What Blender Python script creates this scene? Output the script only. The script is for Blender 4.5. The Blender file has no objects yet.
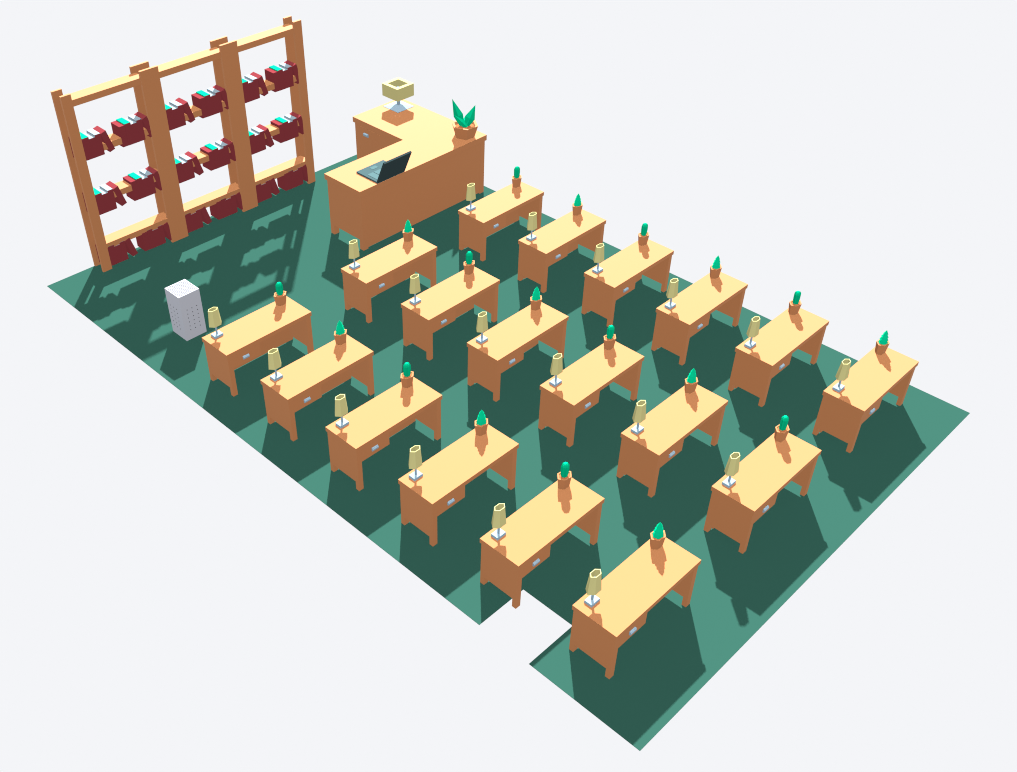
import bpy, bmesh, math
from mathutils import Vector, Matrix

C = bpy.context.scene.collection
PI = math.pi
KB = 1.8          # the room is this much brighter, and its paints this much deeper, than a unit exposure

# ------------------------------------------------------------------ materials
def mat(name, rgb, spec=0.0, rough=0.6, tint=(1, 1, 1)):
    rgb = tuple(v / KB for v in rgb)
    m = bpy.data.materials.new(name)
    m.use_nodes = True
    b = m.node_tree.nodes['Principled BSDF']
    b.inputs['Base Color'].default_value = (*rgb, 1)
    b.inputs['Roughness'].default_value = rough
    b.inputs['Specular IOR Level'].default_value = spec
    b.inputs['Specular Tint'].default_value = (*tint, 1)
    return m

M = {
    'floor': mat('green floor', (.0052, .0180, .0138)),
    'wood': mat('pale wood', (.1075, .0432, .0186), .029, .85, (1.0, 1.0, .05)),
    'clay': mat('terracotta', (.1075, .0432, .0186), .029, .85, (1.0, 1.0, .05)),
    'soil': mat('soil', (.092, .030, .012)),
    'metal': mat('brushed metal', (.062, .086, .106)),
    'lampshade': mat('cream lampshade', (.120, .113, .0500)),
    'cactus': mat('cactus green', (.0003, .095, .047)),
    'agave': mat('succulent green', (.0003, .104, .050)),
    'red': mat('red book cloth', (.0490, .0078, .0094)),
    'teal': mat('turquoise paper', (.0005, .080, .047)),
    'white': mat('white paper', (.062, .080, .092)),
    'laptop': mat('laptop deck', (.0130, .0228, .0245)),
    'lid': mat('laptop lid', (.0070, .0115, .0125)),
    'keys': mat('laptop keys', (.0180, .0330, .0350)),
    'grey': mat('light grey plastic', (.107, .111, .126)),
    'hole': mat('dark vent holes', (.012, .012, .013)),
    'chair': mat('red seat', (.0465, .0075, .0095)),
}

# ------------------------------------------------------------------ mesh helpers
class MB:
    def __init__(s):
        s.bm = bmesh.new()
    def poly_prism(s, pts, axis, a, b):
        """closed outline pts (2D) swept along axis from a to b"""
        def P(p, t):
            if axis == 'z': return (p[0], p[1], t)
            if axis == 'y': return (p[0], t, p[1])
            return (t, p[0], p[1])
        lo = [s.bm.verts.new(P(p, a)) for p in pts]
        hi = [s.bm.verts.new(P(p, b)) for p in pts]
        n = len(pts)
        s.bm.faces.new(lo); s.bm.faces.new(hi[::-1])
        for i in range(n):
            s.bm.faces.new((lo[i], hi[i], hi[(i + 1) % n], lo[(i + 1) % n]))
        return s
    def box(s, x0, x1, y0, y1, z0, z1):
        return s.poly_prism([(x0, y0), (x1, y0), (x1, y1), (x0, y1)], 'z', z0, z1)
    def rings(s, rings, cap0=True, cap1=True, closed=False):
        """loft a list of equal-length 3D rings"""
        R = [[s.bm.verts.new(p) for p in r] for r in rings]
        n = len(R[0]); k = len(R)
        for j in range(k if closed else k - 1):
            A, B = R[j], R[(j + 1) % k]
            for i in range(n):
                s.bm.faces.new((A[i], A[(i + 1) % n], B[(i + 1) % n], B[i]))
        if not closed:
            if cap0: s.bm.faces.new(R[0][::-1])
            if cap1: s.bm.faces.new(R[-1])
        return s
    def build(s, name, m, parent=None):
        bmesh.ops.recalc_face_normals(s.bm, faces=s.bm.faces)
        me = bpy.data.meshes.new(name)
        s.bm.to_mesh(me); s.bm.free()
        me.materials.append(M[m])
        o = bpy.data.objects.new(name, me)
        C.objects.link(o)
        if parent: o.parent = parent
        return o

def ngon(n, r, z, phi=0.0, sx=1.0, sy=1.0, cx=0.0, cy=0.0):
    return [(cx + sx * r * math.cos(phi + 2 * PI * k / n), cy + sy * r * math.sin(phi + 2 * PI * k / n), z) for k in range(n)]

def thing(name, loc, label, cat, group=None, rz=0.0):
    o = bpy.data.objects.new(name, None)
    o.empty_display_size = .1
    o.location = loc; o.rotation_euler = (0, 0, rz)
    C.objects.link(o)
    tag(o, label, cat, group)
    return o

def tag(o, label, cat, group=None):
    o['label'] = label; o['category'] = cat
    if group: o['group'] = group

def copy_tree(o, parent=None):
    c = o.copy(); C.objects.link(c); c.parent = parent
    for ch in [x for x in bpy.data.objects if x.parent == o]:
        copy_tree(ch, c)
    return c

def part_label(o, text):
    o['label'] = text

# ------------------------------------------------------------------ layout (metres)
L, W, H = 1.4, .5505, .695            # student desk
SX, SY = 2.3912, 1.2653               # spacing of the desk lines and of the desks in a line
TZ = 1.06                             # teacher's desk height

# ------------------------------------------------------------------ floor
FX0, FX1, FY0, FY1 = -.4175, 6.6142, -7.5744, 3.658
fl = MB().poly_prism([(FX0, FY0), (FX1, FY0), (FX1, FY1), (FX0, FY1), (FX0, -5.474), (.273, -5.474),
                      (.273, -6.172), (FX0, -6.172)], 'z', -.004, 0).build('floor', 'floor')
fl['kind'] = 'structure'

# ------------------------------------------------------------------ bookcases
def make_bookcase():
    t = thing('bookcase', (0, 0, 0), '', 'bookcase')
    P = 1.41; w = .152; yf0, yf1, yb0, yb1 = 3.388, 3.432, 3.633, 3.670
    y0 = 3.55; x0 = -P / 2
    for xa in (x0, x0 + P - w):
        for ya, yb in ((yf0, yf1), (yb0, yb1)):
            MB().box(xa, xa + w, ya - y0, yb - y0, 0, 2.83).build('post', 'wood', t)
    for z, nm in ((.437, 'shelf'), (1.203, 'shelf'), (1.969, 'shelf'), (2.735, 'top_rail')):
        a, b, c, d = 3.404 - y0, yf1 + .002 - y0, yb0 - .003 - y0, 0
        pts = [(x0 + .085, b), (x0 + w, b), (x0 + w, a), (x0 + P - w, a), (x0 + P - w, b), (x0 + P - .085, b),
               (x0 + P - .085, c), (x0 + .085, c)]
        MB().poly_prism(pts, 'z', z - .095, z).build(nm, 'wood', t)
    return t
BX0 = .400
BP = 1.41
case_names = ['bookcase closest to the grey ventilated box', 'middle bookcase', "bookcase closest to the teacher's desk"]
case_labels = ['open wooden bookcase at the end of the three, behind the grey ventilated box',
               'open wooden bookcase in the middle of the three joined bookcases',
               "open wooden bookcase at the end of the three beside the teacher's desk"]
bc = make_bookcase()
for k in range(3):
    o = bc if k == 0 else copy_tree(bc)
    o.location = (BX0 + BP * (k + .5), 3.55, 0)
    tag(o, case_labels[k], 'bookcase', 'open wooden bookcases')

# ------------------------------------------------------------------ books
def make_book(kind):
    """origin at the lower front edge of the book, x across the spine, y depth, z up"""
    wd, hh, mt = {'red': (.092, .318, 'red'), 'teal': (.098, .334, 'teal'), 'short': (.098, .298, 'white'),
                  'tall': (.090, .326, 'white'), 'lean': (.093, .326, 'red')}[kind]
    D = .235
    t = thing('book', (0, 0, 0), '', 'book')
    if kind in ('red', 'lean'):
        bk = MB().box(0, wd, .004, D, 0, hh)
        bk.build('cover', 'red', t)
        MB().box(.004, wd - .004, 0, .004, .004, hh - .004).build('spine', 'red', t)
    else:
        MB().box(0, wd, .006, D, 0, hh).build('page_block', mt, t)
        MB().box(0, wd, 0, .006, 0, hh - .004).build('spine', 'red', t)
    return t
protos = {}
kinds = [('red', .0, .0, 0), ('teal', .093, 0, 0), ('short', .192, 0, 0), ('tall', .291, 0, 0), ('lean', .474 - .082, .0, 0)]
look = {'red': 'upright red book', 'teal': 'turquoise-edged book', 'short': 'shorter white-edged book',
        'tall': 'taller white-edged book', 'lean': 'leaning red book'}
tiers = [(1.820, 'top'), (.932, 'middle'), (.043, 'bottom')]
case_short = ['bookcase by the grey box', 'central bookcase', "bookcase by the teacher's desk"]
half_short = ['cluster towards the grey box', "cluster towards the teacher's desk"]
for k in range(3):
    for zb, tier in tiers:
        for hf in range(2):
            for kd, dx, dz, _ in kinds:
                if kd in protos:
                    o = copy_tree(protos[kd])
                else:
                    o = protos[kd] = make_book(kd)
                x = 1.168 - .690 * (1 - hf) + BP * k + dx
                if kd == 'lean':
                    o.location = (x + .077, 3.398, zb)
                    o.rotation_euler = (0, -math.radians(15.5), 0)
                else:
                    o.location = (x, 3.398, zb)
                tag(o, '%s, %s shelf, %s, %s' % (look[kd], tier, case_short[k], half_short[hf]), 'book',
                    'books on the %s shelf of the %s' % (tier, case_short[k]))

# ------------------------------------------------------------------ student desks
IU = .0125
def make_desk():
    t = thing('student_desk', (0, 0, 0), '', 'desk')
    X = lambda u: u - L / 2
    Y = lambda v: W / 2 - v
    MB().box(X(0), X(L), Y(W), Y(0), H - .062, H).build('tabletop', 'wood', t)
    for ua, ub in ((IU, .083), (L - .083, L - IU)):
        a, b = Y(W - IU), Y(IU); g = .056
        pts = [(a, 0), (a + g, 0), (a + g, .125), (b - g, .125), (b - g, 0), (b, 0), (b, H - .062), (a, H - .062)]
        MB().poly_prism(pts, 'x', X(ua), X(ub)).build('side_panel', 'wood', t)
    MB().box(X(.083), X(L - .083), Y(.090), Y(.060), .020, H - .062).build('back_panel', 'wood', t)
    d = MB().box(X(.083), X(.524), Y(W - IU - .001), Y(.091), .432, H - .062).build('drawer', 'wood', t)
    # bar pull with a rounded section
    yy = Y(W - IU - .001)
    sec = [(yy + .002, .500), (yy - .016, .502), (yy - .024, .512), (yy - .024, .530), (yy - .014, .545), (yy + .002, .548)]
    hd = MB().poly_prism(sec, 'x', X(.243), X(.335)).build('handle', 'metal', d)
    part_label(hd, 'grey metal bar handle')
    return t

def make_lamp():
    t = thing('table_lamp', (0, 0, 0), '', 'lamp')
    b = MB().rings([[(.066, .049, 0), (-.066, .049, 0), (-.066, -.049, 0), (.066, -.049, 0)],
                    [(.063, .046, .031), (-.063, .046, .031), (-.063, -.046, .031), (.063, -.046, .031)]])
    b.build('base', 'metal', t)
    MB().rings([ngon(6, .013, .023), ngon(6, .013, .36)]).build('stem', 'metal', t)
    zb, zt = .180, .416
    MB().rings([ngon(6, .099, zb, sy=.70), ngon(6, .0765, zt, sy=.62), ngon(6, .064, zt, sy=.59), ngon(6, .086, zb, sy=.66)],
               closed=True).build('lamp_shade', 'lampshade', t)
    return t

PH = math.radians(172)
def make_pot(t, rb, rt, h, sy, phi, soil_z):
    MB().rings([ngon(6, rb, 0, phi, sy=sy), ngon(6, rt, h, phi, sy=sy), ngon(6, rt * .80, h, phi, sy=sy),
                ngon(6, rt * .74, soil_z, phi, sy=sy)]).build('pot', 'clay', t)
    MB().rings([ngon(6, rt * .74, soil_z - .002, phi, sy=sy), ngon(6, rt * .75, soil_z + .006, phi, sy=sy)]).build('soil', 'soil', t)

def make_cactus(pointed):
    t = thing('potted_cactus', (0, 0, 0), '', 'cactus')
    make_pot(t, .080, .102, .155, .76, PH, .140)
    if pointed:
        prof = [(.140, .040), (.156, .070), (.194, .050), (.198, .064), (.238, .040), (.242, .054), (.282, .026), (.286, .038), (.342, .002)]
        MB().rings([ngon(6, r, z, math.radians(225), 1, .85) for z, r in prof]).build('cactus_body', 'cactus', t)
    else:
        def star(r, z):
            out = []
            for k in range(16):
                a = 2 * PI * k / 16 + .1
                q = r * (1.0 if k % 2 == 0 else .74)
                out.append((q * math.cos(a), q * .85 * math.sin(a), z))
            return out
        prof = [(.140, .038), (.165, .048), (.240, .053), (.295, .052), (.320, .042), (.334, .026), (.338, .004)]
        MB().rings([star(r, z) for z, r in prof]).build('cactus_body', 'cactus', t)
    return t

ORD = ['first', 'second', 'third', 'fourth', 'fifth', 'last']
LINE = ['row starting beside the grey ventilated box', 'middle row of the three', 'row starting below the big pointed-leaf plant']
desk0, lamp0 = make_desk(), make_lamp()
cact = [make_cactus(False), make_cactus(True)]
used = set()
for c in range(3):
    for r in range(6):
        x, y = c * SX, -r * SY
        o = desk0 if (c, r) == (0, 0) else copy_tree(desk0)
        o.location = (x + L / 2, y - W / 2, 0)
        where = '%s in the %s' % (ORD[r], LINE[c])
        tag(o, 'wooden desk with one drawer, %s' % where, 'desk', 'student desks in three rows')
        o = lamp0 if (c, r) == (0, 0) else copy_tree(lamp0)
        o.location = (x + .175, y - .104, H)
        tag(o, 'small cream lamp on the desk %s' % where, 'lamp', 'small lamps on the student desks')
        kind = (r + (1 if c == 1 else 0)) % 2
        o = cact[kind] if kind not in used else copy_tree(cact[kind])
        used.add(kind)
        o.location = (x + 1.238, y - .098, H)
        nm = 'pointed tiered cactus' if kind else 'rounded cactus'
        tag(o, '%s on the desk %s' % (nm, where), 'cactus',
            'small potted cacti on the student desks')

# ------------------------------------------------------------------ teacher's desk
X0, X1, Y0, Y1, WX, WY = 3.652, 6.468, .998, 1.848, 5.347, 3.125
t = thing('teacher_desk', ((X0 + X1) / 2, 1.6, 0), 'large L-shaped wooden teacher desk holding a laptop, square lamp and plant', 'desk')
ox, oy = (X0 + X1) / 2, 1.6
def pp(pts): return [(a - ox, b - oy) for a, b in pts]
MB().poly_prism(pp([(X0, Y0), (X1, Y0), (X1, WY), (WX, WY), (WX, Y1), (X0, Y1)]), 'z', TZ - .094, TZ).build('tabletop', 'wood', t)
def arch_panel(xa, xb, ya, yb, g=.085, top=.170):
    a, b = ya - oy, yb - oy
    pts = [(a, 0), (a + g, 0), (a + g, top), (b - g, top), (b - g, 0), (b, 0), (b, TZ - .094), (a, TZ - .094)]
    MB().poly_prism(pts, 'x', xa - ox, xb - ox).build('side_panel', 'wood', t)
arch_panel(X0 + .03, X0 + .13, Y0 + .025, Y1 - .025)
arch_panel(X1 - .115, X1 - .018, Y0 + .025, Y1 - .025)
MB().box(X0 + .13 - ox, X1 - .115 - ox, Y0 + .030 - oy, Y0 + .075 - oy, .022, TZ - .094).build('front_panel', 'wood', t)
# wing running away towards the far edge of the floor
MB().box(X1 - .10 - ox, X1 - .018 - ox, Y1 - .02 - oy, WY - .10 - oy, .17, TZ - .094).build('wing_panel', 'wood', t)
for xa in (WX + .020, X1 - .103):
    for ya, yb in ((WY - .125, WY - .03),):
        MB().box(xa - ox, xa + .085 - ox, ya - oy, yb - oy, 0, TZ - .094).build('leg', 'wood', t)
ped = MB().box(WX + .020 - ox, X1 - .105 - ox, 1.86 - oy, WY - .126 - oy, .15, TZ - .094).build('pedestal', 'wood', t)
dr = MB().box(WX + .0185 - ox, WX + .03 - ox, 2.42 - oy, WY - .16 - oy, .70, .93).build('drawer', 'wood', t)
sec = [(WX + .016 - ox, .795), (WX - .006 - ox, .797), (WX - .014 - ox, .808), (WX - .014 - ox, .838), (WX - .002 - ox, .850), (WX + .016 - ox, .850)]
h = MB().poly_prism(sec, 'y', 2.745 - oy, 2.855 - oy).build('handle', 'metal', dr)
part_label(h, 'grey metal bar handle')

# square lamp
BLX, BLY = 6.190, 2.868
t = thing('desk_lamp', (BLX, BLY, TZ), "square cream lamp on the wing of the large L-shaped desk", 'lamp')
def sq(r, z): return [(r, r, z), (-r, r, z), (-r, -r, z), (r, -r, z)]
MB().rings([sq(.190, 0), sq(.190, .006), sq(.034, .040)]).build('base', 'metal', t)
MB().rings([ngon(8, .032, .034), ngon(8, .032, .35)]).build('stem', 'metal', t)
ZB, ZT = .205, .420
MB().rings([sq(.1945, ZB), sq(.1945, ZT), sq(.125, ZT), sq(.125, ZB)], closed=True).build('lamp_shade', 'lampshade', t)

# big potted plant
t = thing('potted_plant', (6.184, 1.236, TZ), 'potted plant with pointed spiky leaves on the corner of the L-shaped desk', 'plant')
make_pot(t, .170, .232, .205, 1.0, math.radians(175), .165)
def leaf(ax, ay, az, tip, wide, side, lift=.0):
    """folded, pointed leaf: root, two shoulders, keel underneath, tip; real thickness"""
    root = Vector((ax, ay, az)); tip = Vector(tip)
    d = (tip - root).normalized()
    s = Vector(side).normalized(); s = (s - d * s.dot(d)).normalized()
    n = d.cross(s).normalized()
    Lh = (tip - root).length
    m1 = root + d * Lh * .42
    up = m1 + n * .008
    dn = m1 - n * .045
    bm = MB()
    vs = [bm.bm.verts.new(p) for p in (root - s * .035, root + s * .035, m1 - s * wide, m1 + s * wide, up, dn, tip, root - n * .03)]
    a, b, c, e, u, k, tp, rk = vs
    for f in ((a, b, u), (a, u, c), (b, e, u), (c, u, tp), (u, e, tp), (a, c, k), (a, k, rk), (b, rk, k), (b, k, e), (c, tp, k), (k, tp, e), (a, rk, b)):
        bm.bm.faces.new(f)
    l = bm.build('leaf', 'agave', t)
    return l
leaf(-.02, .03, .15, (-.16, .14, .650), .080, (.8, -.8, 0))
leaf(.02, -.01, .15, (.15, -.09, .520), .085, (.7, -.7, .1))
leaf(.00, -.04, .16, (-.21, .05, .420), .050, (.1, .1, 1))
leaf(.05, .04, .15, (.15, .13, .27), .06, (.7, -.7, 0))

# laptop
LX0, LX1, LY0, LY1 = 4.024, 4.592, 1.003, 1.503
t = thing('laptop', ((LX0 + LX1) / 2, (LY0 + LY1) / 2, TZ), 'open dark teal laptop on the large L-shaped desk', 'laptop')
lx, ly = (LX0 + LX1) / 2, (LY0 + LY1) / 2
bs = MB().rings([[(x, y, 0) for x, y in ((LX0 - lx, LY0 - ly), (LX1 - lx, LY0 - ly), (LX1 - lx, LY1 - ly), (LX0 - lx, LY1 - ly))],
                 [(x, y, .026) for x, y in ((LX0 - lx, LY0 - ly), (LX1 - lx, LY0 - ly), (LX1 - lx, LY1 - ly), (LX0 - lx, LY1 - ly))]]).build('laptop_base', 'laptop', t)
kb = MB().box(4.075 - lx, 4.190 - lx, 1.055 - ly, 1.300 - ly, .026, .030)
kb.box(4.205 - lx, 4.340 - lx, 1.055 - ly, 1.300 - ly, .026, .030).box(4.355 - lx, 4.525 - lx, 1.055 - ly, 1.300 - ly, .026, .030)
kb.build('keyboard', 'keys', bs)
MB().box(4.250 - lx, 4.370 - lx, 1.370 - ly, 1.450 - ly, .026, .029).build('trackpad', 'keys', bs)
tl = math.radians(24.5); ll = .424; th = .031
dy, dz = -math.sin(tl), math.cos(tl)
ny, nz = math.cos(tl), math.sin(tl)
y0 = LY0 - ly - .004; z0 = .010
sec = [(y0, z0), (y0 + dy * ll, z0 + dz * ll), (y0 + dy * ll + ny * th, z0 + dz * ll + nz * th), (y0 + ny * th, z0 + nz * th)]
lid = MB().poly_prism(sec, 'x', LX0 - lx, LX1 - lx).build('screen_lid', 'lid', t)
s0, s1, q = .03, ll - .03, th + .002
sec = [(y0 + dy * s0 + ny * th, z0 + dz * s0 + nz * th), (y0 + dy * s1 + ny * th, z0 + dz * s1 + nz * th),
       (y0 + dy * s1 + ny * q, z0 + dz * s1 + nz * q), (y0 + dy * s0 + ny * q, z0 + dz * s0 + nz * q)]
MB().poly_prism(sec, 'x', LX0 - lx + .03, LX1 - lx - .03).build('screen', 'keys', lid)

# red stool behind the teacher's desk: only the far edge of its seat shows
t = thing('stool', (4.883, 2.500, 0), "red stool behind the L-shaped desk, only a sliver of its seat showing", 'stool')
MB().box(-.205, .205, -.20, .20, .445, .500).build('seat', 'chair', t)
for sx_ in (-1, 1):
    for sy_ in (-1, 1):
        MB().box(sx_ * .165 - .018, sx_ * .165 + .018, sy_ * .165 - .018, sy_ * .165 + .018, 0, .445).build('leg', 'chair', t)

# ------------------------------------------------------------------ grey ventilated box
GX0, GX1, GY0, GY1, GZ = .285, .622, .954, 1.302, .730
t = thing('air_purifier', ((GX0 + GX1) / 2, (GY0 + GY1) / 2, 0), 'tall light grey box with a dotted white grille top, standing on the green floor', 'air purifier')
gx, gy = (GX0 + GX1) / 2, (GY0 + GY1) / 2
MB().box(GX0 - gx, GX1 - gx, GY0 - gy, GY1 - gy, 0, GZ).build('body', 'grey', t)
g = MB()
n = 15
for i in range(n):
    for j in range(n):
        x = GX0 - gx + .022 + (GX1 - GX0 - .044) * i / (n - 1); y = GY0 - gy + .022 + (GY1 - GY0 - .044) * j / (n - 1)
        g.box(x - .0065, x + .0065, y - .0065, y + .0065, GZ - .001, GZ + .0012)
g.build('grille', 'hole', t)
zs = (.487, .420, .353, .286, .219, .152)
v = MB()
for x in (.378, .458, .539):
    for z in zs: v.box(x - gx - .0055, x - gx + .0055, GY0 - gy - .0012, GY0 - gy + .001, z - .007, z + .007)
for y in (1.072, 1.150, 1.230):
    for z in zs: v.box(GX0 - gx - .0012, GX0 - gx + .001, y - gy - .0055, y - gy + .0055, z - .007, z + .007)
v.build('vent_grille', 'hole', t)

# ------------------------------------------------------------------ world and lights
w = bpy.data.worlds.new('world'); bpy.context.scene.world = w
w.use_nodes = True
bg = w.node_tree.nodes['Background']
bg.inputs['Color'].default_value = (.905, .913, .939, 1)
bg.inputs['Strength'].default_value = 1.0

def sun(name, d, e, angle=.0, shadow=True, col=(1, 1, 1)):
    l = bpy.data.lights.new(name, 'SUN')
    l.energy = e * PI; l.angle = angle; l.color = col
    if not shadow:
        l.use_shadow = False
    o = bpy.data.objects.new(name, l)
    C.objects.link(o)
    o.rotation_euler = Vector(d).to_track_quat('-Z', 'Y').to_euler()
    o.location = (3, -2, 6)
    return o
sun('sun', (-.883, -.882, -1.0), 17.6 * KB, math.radians(.9))
sun('sky_fill', (0, 0, -1), 5.6 * KB - .8, 0, False)
for k in range(6):
    a = math.radians(45 + 60 * k)
    sun('side_fill', (math.cos(a), math.sin(a), 0), (3.13 * KB - .5) / 1.932 * (1.43 if k == 0 else .75), 0, False)

# ------------------------------------------------------------------ camera
cam = bpy.data.cameras.new('camera'); co = bpy.data.objects.new('camera', cam)
C.objects.link(co)
cam.sensor_fit = 'HORIZONTAL'; cam.sensor_width = 36
cam.lens = 1052.4519 / 1017 * 36
cam.shift_x = 63.289 / 1017; cam.shift_y = 28.770 / 1017
cam.clip_end = 200
R = ((0.71054591, -0.70364926, -0.00149141), (-0.45394878, -0.45677652, -0.76503968), (0.53763836, 0.54427284, -0.64398141))
m = Matrix(((R[0][0], -R[1][0], -R[2][0]), (R[0][1], -R[1][1], -R[2][1]), (R[0][2], -R[1][2], -R[2][2]))).to_4x4()
m.translation = (-5.617611, -10.23460239, 8.81653373)
co.matrix_world = m
sc = bpy.context.scene
sc.camera = co
vs = sc.view_settings
vs.view_transform = 'Standard'; vs.look = 'None'; vs.gamma = 1; vs.exposure = 0; vs.use_curve_mapping = False
sc.cycles.use_denoising = True
sc.cycles.filter_width = 1.1
